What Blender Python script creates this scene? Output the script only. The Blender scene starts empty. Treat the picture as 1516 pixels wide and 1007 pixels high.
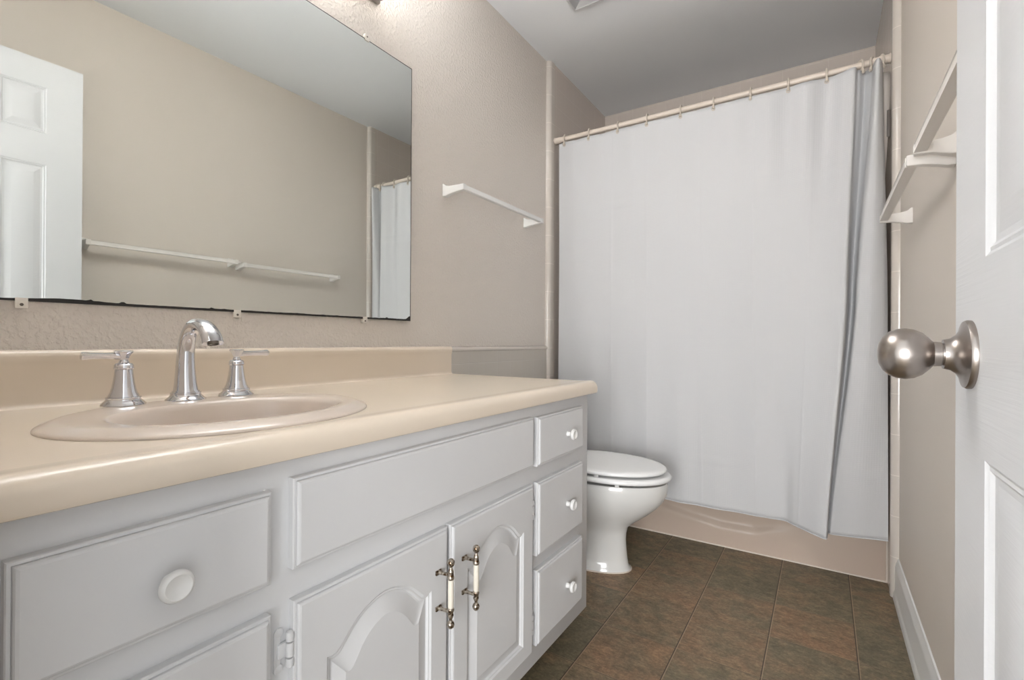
import bpy, bmesh, math, random
from mathutils import Vector, Matrix, noise
random.seed(7)
C = bpy.context.scene.collection
PI = math.pi
sc = bpy.context.scene

# ---------------------------------------------------------------- camera
CAM = Vector((1.2794, 0.0, 0.9606))
yaw, pit, rol = math.radians(32.9491), math.radians(0.1222), math.radians(0.342)
fwd = Vector((-math.sin(yaw)*math.cos(pit), math.cos(yaw)*math.cos(pit), math.sin(pit)))
r0 = Vector((math.cos(yaw), math.sin(yaw), 0)); u0 = r0.cross(fwd)
rr = r0*math.cos(rol) + u0*math.sin(rol); uu = -r0*math.sin(rol) + u0*math.cos(rol)
cd = bpy.data.cameras.new('camera'); cam = bpy.data.objects.new('camera', cd); C.objects.link(cam)
cam.matrix_world = Matrix(((rr.x, uu.x, -fwd.x, CAM.x), (rr.y, uu.y, -fwd.y, CAM.y), (rr.z, uu.z, -fwd.z, CAM.z), (0, 0, 0, 1)))
cd.sensor_fit = 'HORIZONTAL'; cd.sensor_width = 36; cd.lens = 36*711.671/1516; cd.clip_start = 0.01
sc.camera = cam

# ---------------------------------------------------------------- light and exposure
w = bpy.data.worlds.new('ambient_fill'); sc.world = w; w.use_nodes = True  # even background added as ambient fill through the doorway, not a hall lamp
w.node_tree.nodes['Background'].inputs[0].default_value = (0.95, 0.98, 1.0, 1)
w.node_tree.nodes['Background'].inputs[1].default_value = 1.1
def area(name, loc, target, sx, sy, power, col):
    l = bpy.data.lights.new(name, 'AREA'); l.shape = 'RECTANGLE'; l.size = sx; l.size_y = sy; l.energy = power; l.color = col
    o = bpy.data.objects.new(name, l); C.objects.link(o); o.location = loc
    o.rotation_euler = (Vector(target)-Vector(loc)).to_track_quat('-Z', 'Y').to_euler(); return o
area('doorway_fill', (1.58, -3.0, 0.95), (0.95, 2.3, 1.30), 2.6, 1.7, 165.0, (0.98, 0.99, 1.0))  # added fill to brighten the far end
def bulb_light(name, loc, power, rad):
    l = bpy.data.lights.new(name, 'POINT'); l.energy = power; l.color = (0.965, 0.98, 1.0); l.shadow_soft_size = rad
    o = bpy.data.objects.new(name, l); C.objects.link(o); o.location = loc
LAMP_Y = (0.44, 0.75, 1.060)
for ly in LAMP_Y: bulb_light('vanity_bulb_light', (0.090, ly, 2.178), 18.0, 0.045)
vs = sc.view_settings
vs.view_transform = 'Standard'; vs.look = 'None'; vs.gamma = 1.0; vs.exposure = 0.61; vs.use_curve_mapping = False

# ---------------------------------------------------------------- materials
def lin(c): return c/12.92 if c <= 0.04045 else ((c+0.055)/1.055)**2.4
def S(r, g, b): return (lin(r/255), lin(g/255), lin(b/255), 1)
class M:
    def __init__(s, name, col, rough=0.5, metal=0.0, spec=0.5, **k):
        s.m = bpy.data.materials.new(name); s.m.use_nodes = True; s.n = s.m.node_tree.nodes; s.l = s.m.node_tree.links
        s.b = s.n['Principled BSDF']; s.set('Base Color', col); s.set('Roughness', rough); s.set('Metallic', metal); s.set('Specular IOR Level', spec)
        for kk, v in k.items(): s.set(kk.replace('_', ' '), v)
    def set(s, k, v): s.b.inputs[k].default_value = v
    def node(s, t, **k):
        n = s.n.new(t)
        for a, v in k.items(): setattr(n, a, v)
        return n
    def coord(s, sx=1, sy=1, sz=1, kind='Object'):
        t = s.node('ShaderNodeTexCoord'); mp = s.node('ShaderNodeMapping'); s.l.new(t.outputs[kind], mp.inputs[0])
        mp.inputs['Scale'].default_value = (sx, sy, sz); return mp.outputs[0]
    def noise(s, vec, scale, detail=3, rough=0.5):
        n = s.node('ShaderNodeTexNoise'); n.inputs['Scale'].default_value = scale; n.inputs['Detail'].default_value = detail
        n.inputs['Roughness'].default_value = rough; s.l.new(vec, n.inputs['Vector']); return n.outputs['Fac']
    def math(s, op, a, b=None):
        n = s.node('ShaderNodeMath', operation=op)
        for i, v in enumerate((a, b)):
            if v is None: continue
            if isinstance(v, (int, float)): n.inputs[i].default_value = v
            else: s.l.new(v, n.inputs[i])
        return n.outputs[0]
    def bump(s, h, strength, dist):
        b = s.node('ShaderNodeBump'); b.inputs['Strength'].default_value = strength; b.inputs['Distance'].default_value = dist
        s.l.new(h, b.inputs['Height']); s.l.new(b.outputs[0], s.b.inputs['Normal']); return b
    def ramp(s, f, stops):
        r = s.node('ShaderNodeValToRGB'); e = r.color_ramp.elements
        while len(e) < len(stops): e.new(0.5)
        for el, (p, c) in zip(e, stops): el.position = p; el.color = c
        s.l.new(f, r.inputs[0]); return r.outputs[0]

def simple_noise_tint(m, amount=0.03, scale=6):
    col = list(m.b.inputs['Base Color'].default_value)
    f = m.noise(m.coord(), scale, 3)
    a = tuple(c*(1-amount) for c in col[:3])+(1,); b = tuple(min(1, c*(1+amount)) for c in col[:3])+(1,)
    m.l.new(m.ramp(f, [(0.3, a), (0.7, b)]), m.b.inputs['Base Color'])

wall_m = M('wall_paint', S(219, 211, 202), 0.45, spec=0.35)
v = wall_m.coord(); n1 = wall_m.noise(v, 100, 2, 0.5)
cl = wall_m.node('ShaderNodeMapRange'); cl.inputs[1].default_value = 0.46; cl.inputs[2].default_value = 0.66; wall_m.l.new(n1, cl.inputs[0])
wall_m.bump(cl.outputs[0], 0.75, 0.0016)
wallr_m = M('smooth_wall_paint', S(219, 210, 200), 0.55, spec=0.3)
wallr_m.bump(wallr_m.noise(wallr_m.coord(), 60, 2), 0.25, 0.0008)
ceil_m = M('ceiling_paint', S(242, 244, 246), 0.8, spec=0.2)
ceil_m.bump(ceil_m.noise(ceil_m.coord(), 45, 3), 0.2, 0.0012)
base_m = M('white_trim_paint', S(232, 232, 230), 0.35)
cab_m = M('white_cabinet_paint', S(215, 215, 216), 0.38, spec=0.4)
simple_noise_tint(cab_m, 0.02, 5)
cab_m.bump(cab_m.noise(cab_m.coord(1, 1, 1), 35, 3), 0.12, 0.0008)
knobw_m = M('white_enamel', S(226, 225, 223), 0.25)
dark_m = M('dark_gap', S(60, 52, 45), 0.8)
def laminate(name, c):
    m = M(name, c, 0.2, spec=0.55); simple_noise_tint(m, 0.012, 3); return m
top_m = laminate('cream_laminate', S(229, 215, 197))
porc_m = M('almond_porcelain', S(219, 205, 192), 0.12, spec=0.6)
toilet_m = M('white_porcelain', S(226, 225, 222), 0.1, spec=0.6)
seat_m = M('white_seat_plastic', S(240, 240, 239), 0.22)
tub_m = M('beige_enamel', S(196, 178, 163), 0.22, spec=0.5)
caulk_m = M('caulk', S(222, 210, 198), 0.4)
chrome_m = M('chrome', S(222, 222, 226), 0.07, 1.0)
nickel_m = M('satin_nickel', S(168, 160, 154), 0.3, 1.0)
nickel_m.bump(nickel_m.noise(nickel_m.coord(1, 1, 1), 220, 2), 0.05, 0.0003)
tarn_m = M('tarnished_nickel', S(176, 164, 148), 0.28, 1.0)
fn = tarn_m.noise(tarn_m.coord(), 160, 3)
tarn_m.l.new(tarn_m.ramp(fn, [(0.40, S(86, 66, 48)), (0.52, S(186, 176, 162)), (0.8, S(206, 200, 192))]), tarn_m.b.inputs['Base Color'])
ivory_m = M('ivory_porcelain', S(226, 219, 205), 0.2)
bar_m = M('white_ceramic_bar', S(236, 235, 232), 0.25)
barb_m = M('shaded_white_bar', S(236, 231, 225), 0.3)  # right-wall bars are white as well; their slight shade is put into this colour
rod_m = M('almond_rod', S(220, 207, 194), 0.3)
ring_m = M('almond_ring_plastic', S(207, 196, 182), 0.35)
vent_m = M('vent_plastic', S(214, 214, 214), 0.5)
clip_m = M('clear_plastic', S(232, 226, 216), 0.15)
screw_m = M('screw', S(120, 112, 104), 0.35, 1.0)
mirror_m = M('mirror_silver', S(231, 235, 233), 0.0, 1.0)
desilver_m = M('desilvered_black', S(34, 29, 26), 0.5)
glassw_m = M('frosted_shade', S(245, 243, 240), 0.4); glassw_m.set('Transmission Weight', 0.3); glassw_m.set('Emission Color', (1.0, 0.97, 0.93, 1)); glassw_m.set('Emission Strength', 1.2)
bulb_m = M('bulb', (1, 1, 1, 1), 0.4); bulb_m.set('Emission Color', (1.0, 0.97, 0.93, 1)); bulb_m.set('Emission Strength', 6)
grey_m = M('grey_plastic', S(138, 128, 121), 0.4)

# painted door with embossed grain
door_m = M('door_paint', S(222, 222, 223), 0.42, spec=0.4)
gv = door_m.coord(6, 1.2, 55); gr = door_m.noise(gv, 6, 3)
door_m.bump(gr, 0.22, 0.0012)

# tile: 108 mm squares with pale grout, laid in the plane given by two axes
def tile_mat(name, ax, col, grout, size=0.108):
    m = M(name, col, 0.2, spec=0.5)
    t = m.node('ShaderNodeTexCoord'); sp = m.node('ShaderNodeSeparateXYZ'); m.l.new(t.outputs['Object'], sp.inputs[0])
    ms = []
    for a in (ax, 'Z'):
        f = m.math('FRACT', m.math('DIVIDE', m.math('ADD', sp.outputs[a], 10*size), size))
        ms.append(m.math('ABSOLUTE', m.math('SUBTRACT', f, 0.5)))
    e = m.math('MAXIMUM', ms[0], ms[1])
    mr = m.node('ShaderNodeMapRange'); mr.inputs[1].default_value = 0.483; mr.inputs[2].default_value = 0.490; m.l.new(e, mr.inputs[0])
    mx = m.node('ShaderNodeMix', data_type='RGBA'); m.l.new(mr.outputs[0], mx.inputs[0]); mx.inputs[6].default_value = col; mx.inputs[7].default_value = grout
    m.l.new(mx.outputs[2], m.b.inputs['Base Color'])
    h = m.math('SUBTRACT', 1.0, mr.outputs[0]); wob = m.noise(m.coord(1, 1, .2), 40, 2)
    m.bump(m.math('ADD', h, m.math('MULTIPLY', wob, 0.5)), 0.35, 0.0012); return m
tileY_m = tile_mat('glazed_tile', 'Y', S(209, 198, 188), S(217, 207, 198))
tileX_m = tile_mat('glazed_tile_back', 'X', S(209, 198, 188), S(217, 207, 198))
wains_m = tile_mat('wainscot_tile', 'Y', S(199, 192, 182), S(204, 198, 190))
bull_m = M('bullnose_tile', S(210, 202, 193), 0.15, spec=0.55)
t = bull_m.node('ShaderNodeTexCoord'); sp = bull_m.node('ShaderNodeSeparateXYZ'); bull_m.l.new(t.outputs['Object'], sp.inputs[0])
f = bull_m.math('ABSOLUTE', bull_m.math('SUBTRACT', bull_m.math('FRACT', bull_m.math('DIVIDE', sp.outputs['Z'], 0.154)), 0.5))
g = bull_m.math('GREATER_THAN', f, 0.492)
bull_m.bump(bull_m.math('SUBTRACT', 1.0, g), 0.5, 0.001)
mx = bull_m.node('ShaderNodeMix', data_type='RGBA'); bull_m.l.new(g, mx.inputs[0]); mx.inputs[6].default_value = S(210, 202, 193); mx.inputs[7].default_value = S(232, 224, 214)
bull_m.l.new(mx.outputs[2], bull_m.b.inputs['Base Color'])

# vinyl floor printed as slate tiles
fl_m = M('slate_vinyl', S(110, 95, 78), 0.5, spec=0.35)
t = fl_m.node('ShaderNodeTexCoord'); sp = fl_m.node('ShaderNodeSeparateXYZ'); fl_m.l.new(t.outputs['Object'], sp.inputs[0])
fx = fl_m.math('DIVIDE', fl_m.math('SUBTRACT', sp.outputs['X'], 0.1795-2.38), 0.238)
fy = fl_m.math('DIVIDE', fl_m.math('SUBTRACT', sp.outputs['Y'], 1.547-2.345), 0.2345)
cb = fl_m.node('ShaderNodeCombineXYZ'); fl_m.l.new(fl_m.math('FLOOR', fx), cb.inputs[0]); fl_m.l.new(fl_m.math('FLOOR', fy), cb.inputs[1])
wn = fl_m.node('ShaderNodeTexWhiteNoise', noise_dimensions='2D'); fl_m.l.new(cb.outputs[0], wn.inputs['Vector'])
off = fl_m.node('ShaderNodeVectorMath', operation='ADD'); cs = fl_m.node('ShaderNodeVectorMath', operation='SCALE'); cs.inputs['Scale'].default_value = 3.7
fl_m.l.new(cb.outputs[0], cs.inputs[0]); fl_m.l.new(t.outputs['Object'], off.inputs[0]); fl_m.l.new(cs.outputs[0], off.inputs[1])
nb = fl_m.noise(off.outputs[0], 6.5, 6, 0.66)
st = fl_m.node('ShaderNodeMapping'); st.inputs['Scale'].default_value = (1, 1.35, 1); st.inputs['Rotation'].default_value = (0, 0, 0.25); fl_m.l.new(off.outputs[0], st.inputs[0])
nf = fl_m.math('ADD', fl_m.math('MULTIPLY', fl_m.noise(st.outputs[0], 20, 8, 0.78), 0.55), fl_m.math('MULTIPLY', fl_m.noise(st.outputs[0], 85, 6, 0.8), 0.45))
hue = fl_m.math('ADD', fl_m.math('MULTIPLY', nb, 1.1), fl_m.math('MULTIPLY', fl_m.math('SUBTRACT', wn.outputs['Value'], 0.5), 0.38))
c1 = fl_m.ramp(hue, [(0.30, S(108, 99, 80)), (0.50, S(118, 107, 86)), (0.66, S(129, 110, 87)), (0.9, S(142, 112, 86))])
c2 = fl_m.ramp(nf, [(0.36, (0.44, 0.44, 0.44, 1)), (0.5, (0.98, 0.98, 0.98, 1)), (0.64, (1.7, 1.68, 1.6, 1))])
mul = fl_m.node('ShaderNodeMix', data_type='RGBA', blend_type='MULTIPLY'); mul.inputs[0].default_value = 1; fl_m.l.new(c1, mul.inputs[6]); fl_m.l.new(c2, mul.inputs[7])
def line_mask(fc, w0, w1):
    a = fl_m.math('ABSOLUTE', fl_m.math('SUBTRACT', fl_m.math('FRACT', fl_m.math('ADD', fc, 0.5)), 0.5))
    mr = fl_m.node('ShaderNodeMapRange'); mr.inputs[1].default_value = w0; mr.inputs[2].default_value = w1; mr.inputs[3].default_value = 1; mr.inputs[4].default_value = 0
    fl_m.l.new(a, mr.inputs[0]); return mr.outputs[0]
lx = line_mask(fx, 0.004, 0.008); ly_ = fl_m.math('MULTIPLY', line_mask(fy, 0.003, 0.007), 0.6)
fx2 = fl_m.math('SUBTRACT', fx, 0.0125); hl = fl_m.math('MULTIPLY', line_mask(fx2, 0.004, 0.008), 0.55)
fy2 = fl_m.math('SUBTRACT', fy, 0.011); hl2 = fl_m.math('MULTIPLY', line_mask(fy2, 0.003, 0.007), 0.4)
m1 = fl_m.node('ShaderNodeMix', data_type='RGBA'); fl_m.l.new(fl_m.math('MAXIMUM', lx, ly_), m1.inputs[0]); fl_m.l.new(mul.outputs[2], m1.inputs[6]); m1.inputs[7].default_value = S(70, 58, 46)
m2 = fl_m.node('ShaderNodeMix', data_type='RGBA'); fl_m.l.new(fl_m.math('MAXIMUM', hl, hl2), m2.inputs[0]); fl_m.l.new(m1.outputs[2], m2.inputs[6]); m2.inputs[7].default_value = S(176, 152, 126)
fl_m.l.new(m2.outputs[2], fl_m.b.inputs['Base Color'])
hh = fl_m.math('SUBTRACT', fl_m.math('MULTIPLY', nf, 0.4), fl_m.math('MAXIMUM', lx, ly_))
fl_m.bump(hh, 0.35, 0.0012)

# white waffle-weave curtain cloth (UV in metres)
cloth_m = M('waffle_cloth', S(219, 219, 220), 0.75, spec=0.2)
t = cloth_m.node('ShaderNodeTexCoord'); sp = cloth_m.node('ShaderNodeSeparateXYZ'); cloth_m.l.new(t.outputs['UV'], sp.inputs[0])
wf = [cloth_m.math('SINE', cloth_m.math('MULTIPLY', sp.outputs[a], 2*PI/0.0075)) for a in ('X', 'Y')]
cloth_m.bump(cloth_m.math('ADD', cloth_m.math('MULTIPLY', wf[0], 0.5), cloth_m.math('MULTIPLY', wf[1], 0.3)), 0.22, 0.0008)
tr = cloth_m.node('ShaderNodeBsdfTranslucent'); tr.inputs[0].default_value = S(236, 236, 237); mxs = cloth_m.node('ShaderNodeMixShader'); mxs.inputs[0].default_value = 0.18
out = cloth_m.n['Material Output']; cloth_m.l.new(cloth_m.b.outputs[0], mxs.inputs[1]); cloth_m.l.new(tr.outputs[0], mxs.inputs[2]); cloth_m.l.new(mxs.outputs[0], out.inputs[0])
liner_m = M('beige_liner', S(232, 223, 214), 0.4, spec=0.4)

# ---------------------------------------------------------------- helpers
WL = {}
def obj(name, bm, mat, parent=None, sharp=38, origin=None):
    """link the bmesh (world coordinates) as one object, origin at the middle of its base"""
    bmesh.ops.recalc_face_normals(bm, faces=bm.faces)
    for f in bm.faces: f.smooth = True
    for e in bm.edges:
        if len(e.link_faces) == 2 and e.calc_face_angle(0) > math.radians(sharp): e.smooth = False
    vs_ = [v.co for v in bm.verts]
    if origin is None:
        lo = Vector([min(c[i] for c in vs_) for i in range(3)]); hi = Vector([max(c[i] for c in vs_) for i in range(3)])
        origin = Vector(((lo.x+hi.x)/2, (lo.y+hi.y)/2, lo.z))
    origin = Vector(origin)
    bmesh.ops.translate(bm, verts=bm.verts, vec=-origin)
    me = bpy.data.meshes.new(name); bm.to_mesh(me); bm.free()
    for m in (mat if isinstance(mat, (list, tuple)) else [mat]): me.materials.append(m.m)
    o = bpy.data.objects.new(name, me); C.objects.link(o)
    o.location = origin - (WL[parent.name] if parent else Vector((0, 0, 0)))
    if parent: o.parent = parent
    WL[o.name] = origin
    return o
def thing(name, label, cat, loc, group=None):
    o = bpy.data.objects.new(name, None); C.objects.link(o); o.location = loc; o.empty_display_size = 0.05
    WL[o.name] = Vector(loc); tag(o, label, cat, group); return o
def tag(o, label, cat, group=None):
    o['label'] = label; o['category'] = cat
    if group: o['group'] = group
    return o
def struct(name, bm, mat, label=None, parent=None, **k):
    o = obj(name, bm, mat, parent, **k)
    if parent is None: o['kind'] = 'structure'; o['category'] = {'wall': 'wall', 'floor': 'floor', 'ceiling': 'ceiling', 'baseboard': 'baseboard', 'trim': 'trim', 'door': 'door'}[name.split('_')[0]]
    if label: o['label'] = label
    return o
def dup(root, delta, name=None):
    c = root.copy(); C.objects.link(c); c.location = root.location + Vector(delta)
    WL[c.name] = WL[root.name] + Vector(delta)
    for ch in list(root.children):
        d = ch.copy(); C.objects.link(d); d.parent = c
        for g_ in list(ch.children):
            e = g_.copy(); C.objects.link(e); e.parent = d
    return c
def box(bm, lo, hi, bev=0.0, seg=2):
    r = bmesh.ops.create_cube(bm, size=1.0)
    lo, hi = Vector(lo), Vector(hi)
    for v_ in r['verts']: v_.co = Vector([lo[i] + (v_.co[i]+0.5)*(hi[i]-lo[i]) for i in range(3)])
    if bev > 0:
        es = set(e for v_ in r['verts'] for e in v_.link_edges)
        bmesh.ops.bevel(bm, geom=list(es), offset=bev, segments=seg, affect='EDGES', profile=0.5)
    return bm
def B(lo, hi, bev=0.0, seg=2): return box(bmesh.new(), lo, hi, bev, seg)
def frame_of(axis):
    a = Vector(axis).normalized(); h = Vector((0, 0, 1)) if abs(a.z) < 0.9 else Vector((1, 0, 0))
    x = h.cross(a).normalized(); y = a.cross(x); return a, x, y
def loops_mesh(bm, loops, close_first=True, close_last=True, wrap=True):
    rows = [[bm.verts.new(p) for p in lp] for lp in loops]
    n = len(rows[0])
    for a, b in zip(rows, rows[1:]):
        for i in range(n if wrap else n-1):
            j = (i+1) % n
            bm.faces.new((a[i], a[j], b[j], b[i]))
    if close_first: bm.faces.new(rows[0][::-1])
    if close_last: bm.faces.new(rows[-1])
    return rows
def lathe(bm, org, axis, prof, seg=40, sx=1.0, sy=1.0, cap=True):
    """prof: (radius, height) pairs along the axis"""
    a, x, y = frame_of(axis); org = Vector(org); loops = []
    for r_, h in prof:
        r_ = max(r_, 1e-5)
        loops.append([org + a*h + x*(r_*sx*math.cos(2*PI*i/seg)) + y*(r_*sy*math.sin(2*PI*i/seg)) for i in range(seg)])
    loops_mesh(bm, loops, cap, cap); return bm
def tube(bm, pts, rad, seg=20, flat=None, up=None, caps=True):
    """sweep a round (or flattened) section along pts; rad a number or list"""
    P = [Vector(p) for p in pts]; n = len(P)
    R = rad if isinstance(rad, (list, tuple)) else [rad]*n
    F_ = flat if isinstance(flat, (list, tuple)) else [flat or 1.0]*n
    t0 = (P[1]-P[0]).normalized()
    x = Vector(up) if up else frame_of(t0)[1]
    loops = []
    for i in range(n):
        t_ = (P[min(i+1, n-1)]-P[max(i-1, 0)]).normalized()
        x = (x - t_*x.dot(t_)).normalized(); y = t_.cross(x)
        loops.append([P[i] + x*(R[i]*math.cos(2*PI*k/seg)) + y*(R[i]*F_[i]*math.sin(2*PI*k/seg)) for k in range(seg)])
    loops_mesh(bm, loops, caps, caps); return bm
def sph(bm, c, r, seg=20, sc_=(1, 1, 1)):
    rr_ = bmesh.ops.create_uvsphere(bm, u_segments=seg, v_segments=max(8, seg//2), radius=r)
    for v_ in rr_['verts']: v_.co = Vector((v_.co.x*sc_[0], v_.co.y*sc_[1], v_.co.z*sc_[2])) + Vector(c)
    return bm
def arc_pts(c, r, a0, a1, n, fn):
    return [fn(c[0]+r*math.cos(a0+(a1-a0)*i/n), c[1]+r*math.sin(a0+(a1-a0)*i/n)) for i in range(n+1)]
def catmull(pts, n):
    out = []; m = len(pts)-1
    for k in range(n):
        t_ = k/(n-1)*m; i = min(int(t_), m-1); f_ = t_-i
        p0, p1, p2, p3 = pts[max(i-1, 0)], pts[i], pts[i+1], pts[min(i+2, m)]
        out.append(tuple(0.5*((2*b)+(-a+c)*f_+(2*a-5*b+4*c-d)*f_*f_+(-a+3*b-3*c+d)*f_**3) for a, b, c, d in zip(p0, p1, p2, p3)))
    return out
def extrude_profile(bm, prof, a0, a1, fn):
    """closed profile (u,v) swept from a0 to a1 through fn(u,v,a)"""
    loops_mesh(bm, [[Vector(fn(u, v_, a)) for u, v_ in prof] for a in (a0, a1)]); return bm

# ---------------------------------------------------------------- room
W, YN, YF, HC = 1.52, 0.068, 3.0909, 2.4951
YT, YTR, TT = 2.4428, 2.304, 0.0218
struct('floor', B((-0.12, -1.6, -0.06), (W+0.12, YF+0.12, 0)), fl_m, 'vinyl floor printed as brown and olive slate squares', origin=(0, 0, 0))
struct('ceiling', B((-0.12, -0.05, HC), (W+0.12, YF+0.12, HC+0.08)), ceil_m, 'flat light grey painted ceiling', origin=(0, 0, 0))
wl = struct('wall_left', B((-0.1, -0.05, 0), (0, YF+0.1, HC)), wall_m, 'beige orange-peel textured wall carrying the mirror', origin=(0, 0, 0))
wr = struct('wall_right', B((W, -0.05, 0), (W+0.1, YF+0.1, HC)), wallr_m, 'smooth beige wall with two towel bars', origin=(0, 0, 0))
struct('wall_back', B((TT, YF, 0), (W-TT, YF+0.1, HC)), tileX_m, 'beige tiled back wall above the bathtub', origin=(0, 0, 0))
bm = bmesh.new()                                             # wall with the doorway the camera looks in through
box(bm, (0, -0.05, 0), (0.80, YN, HC)); box(bm, (1.462, -0.05, 0), (W, YN, HC)); box(bm, (0.80, -0.05, 2.12), (1.462, YN, HC))
struct('wall_front', bm, wallr_m, 'beige wall with the doorway', origin=(0, 0, 0))
bm = bmesh.new(); box(bm, (0.80, -0.055, 0), (0.816, YN+0.002, 2.12), 0.002); box(bm, (1.448, -0.055, 0), (1.462, YN+0.002, 2.12), 0.002); box(bm, (0.816, -0.055, 2.106), (1.448, YN+0.002, 2.12), 0.002)
struct('trim_1', bm, base_m, 'white door jamb lining the doorway')
# tiled alcove around the tub, raised from the plaster
def tpanel(x0, x1, y0, y1, z0, z1, m, wall, nm='tile_panel'): return struct(nm, B((x0, y0, z0), (x1, y1, z1)), m, None, wall, origin=(0, 0, 0))
tpanel(0, TT, YTR+0.045, YF, 0, HC, tileY_m, wl); tpanel(W-TT, W, YTR+0.045, YF, 0, HC, tileY_m, wr)
def bullnose(name, x0, sgn, y0, wdt, z0, z1, label):
    pr = [(0, 0)] + [(TT*1.15*math.sin(PI/2*i/10), 0.022*(1-math.cos(PI/2*i/10))) for i in range(1, 11)] + [(TT*1.15, wdt-0.004), (TT*0.8, wdt), (0, wdt)]
    return struct(name, extrude_profile(bmesh.new(), pr, z0, z1, lambda u, v_, a: (x0+sgn*u, y0+v_, a)), bull_m, label)
bullnose('trim_2', 0, 1, YTR, 0.055, 0, HC, 'glazed rounded tile edge running floor to ceiling on the left wall')
bullnose('trim_3', W, -1, YTR, 0.055, 0, HC, 'glazed rounded tile edge running floor to ceiling on the right wall')
# wainscot tile behind vanity end and toilet with a rounded cap
tpanel(0, 0.012, 1.50, YTR, 0, 0.922, wains_m, wl, 'wainscot_tile')
pr = [(0, 0.918)] + [(0.017*math.cos(a), 0.924+0.012*math.sin(a)) for a in [(-PI/2)+PI*i/12 for i in range(13)]] + [(0, 0.937)]
struct('trim_4', extrude_profile(bmesh.new(), pr, 1.505, YTR+0.002, lambda u, v_, a: (u, a, v_)), bull_m, 'rounded tile cap along the top of the wainscot on the left wall')
# baseboard with shoe on the right wall
pr = [(0, 0), (0.018, 0), (0.018, 0.016), (0.0165, 0.024), (0.0135, 0.03), (0.0125, 0.034), (0.0125, 0.118), (0.0105, 0.130), (0.0065, 0.140), (0.004, 0.150), (0, 0.152)]
struct('baseboard_right', extrude_profile(bmesh.new(), pr, 0.12, YTR-0.001, lambda u, v_, a: (W-u, a, v_)), base_m, 'white baseboard along the right wall')

# ---------------------------------------------------------------- door (open, against the right wall)
DX, DY1, DW, DT, DH = 1.400, 0.701, 0.603, 0.035, 2.092
door = bpy.data.objects.new('door_1', None); C.objects.link(door); door.location = (DX+DT/2, DY1-DW, 0); WL['door_1'] = Vector(door.location)
door['kind'] = 'structure'; door['label'] = 'white six-panel door swung open against the right wall'; door['category'] = 'door'
def rect(y0, y1, z0, z1): return [(y0, z0), (y1, z0), (y1, z1), (y0, z1)]
bm = bmesh.new()
cols = [(DY1-0.113-0.136, DY1-0.113), (DY1-DW+0.113, DY1-DW+0.113+0.136)]
rows_ = [(0.24, 0.857), (1.038, 1.667), (1.795, 1.982)]
ys = sorted({DY1-DW, DY1} | {a for c in cols for a in c}); zs = sorted({0.012, DH} | {a for c in rows_ for a in c})
for sx_, sg in ((DX, 1), (DX+DT, -1)):
    for i in range(len(ys)-1):
        for k in range(len(zs)-1):
            y0, y1, z0, z1 = ys[i], ys[i+1], zs[k], zs[k+1]
            ispan = any(abs(y0-c[0]) < 1e-6 and abs(y1-c[1]) < 1e-6 for c in cols) and any(abs(z0-r_[0]) < 1e-6 and abs(z1-r_[1]) < 1e-6 for r_ in rows_)
            if not ispan:
                bm.faces.new([bm.verts.new((sx_, y, z)) for y, z in rect(y0, y1, z0, z1)])
            else:
                lv = [(0, 0), (0.004, 0.0026), (0.007, 0.0018), (0.011, 0.0046), (0.017, 0.0050), (0.036, 0.0016), (0.038, 0.0012)]
                loops_mesh(bm, [[Vector((sx_+sg*d, y, z)) for y, z in rect(y0+o, y1-o, z0+o, z1-o)] for o, d in lv], False, True)
for (a, b) in (((DX, DY1, 0.012), (DX+DT, DY1, DH)), ((DX, DY1-DW, 0.012), (DX+DT, DY1-DW, DH))):
    bm.faces.new([bm.verts.new(p) for p in ((a[0], a[1], a[2]), (b[0], a[1], a[2]), (b[0], a[1], b[2]), (a[0], a[1], b[2]))])
for z in (0.012, DH): bm.faces.new([bm.verts.new(p) for p in ((DX, DY1-DW, z), (DX+DT, DY1-DW, z), (DX+DT, DY1, z), (DX, DY1, z))])
bmesh.ops.remove_doubles(bm, verts=bm.verts, dist=1e-5)
dl = obj('door_leaf', bm, door_m, door, sharp=12)
KZ, KY = 0.9500, 0.638
def door_knob(x0, sg):
    k = obj('door_knob', lathe(bmesh.new(), (x0+sg*0.016, KY, KZ), (sg, 0, 0), [(0.0125, 0), (0.0125, 0.004), (0.011, 0.0045), (0.011, 0.0055), (0.012, 0.006), (0.0125, 0.012), (0.0165, 0.0155), (0.0215, 0.0205), (0.0252, 0.0275), (0.0263, 0.034), (0.0255, 0.041), (0.0225, 0.0475), (0.0175, 0.0525), (0.0105, 0.0558), (0.004, 0.0567), (0.0, 0.0568)], 48), nickel_m, door)
    r_ = obj('knob_rose', lathe(bmesh.new(), (x0, KY, KZ), (sg, 0, 0), [(0.0, 0), (0.0335, 0), (0.0337, 0.003), (0.0325, 0.0052), (0.029, 0.006), (0.0245, 0.0075), (0.0195, 0.0105), (0.0158, 0.0150), (0.0148, 0.0190), (0.0146, 0.0205), (0.0, 0.0205)], 48), nickel_m, door)
    k['label'] = 'satin nickel egg-shaped door knob'
door_knob(DX, -1); door_knob(DX+DT, 1)
obj('latch_plate', B((DX+0.006, DY1-0.0005, KZ-0.028), (DX+DT-0.006, DY1+0.0015, KZ+0.028), 0.0005), nickel_m, door)
for z in (0.22, 1.05, 1.88):
    bm = bmesh.new(); lathe(bm, (DX-0.004, DY1-DW-0.004, z), (0, 0, 1), [(0.0, -0.003), (0.004, 0), (0.0055, 0.002), (0.0055, 0.086), (0.004, 0.088), (0, 0.091)], 16)
    obj('hinge', bm, nickel_m, door)

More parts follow.
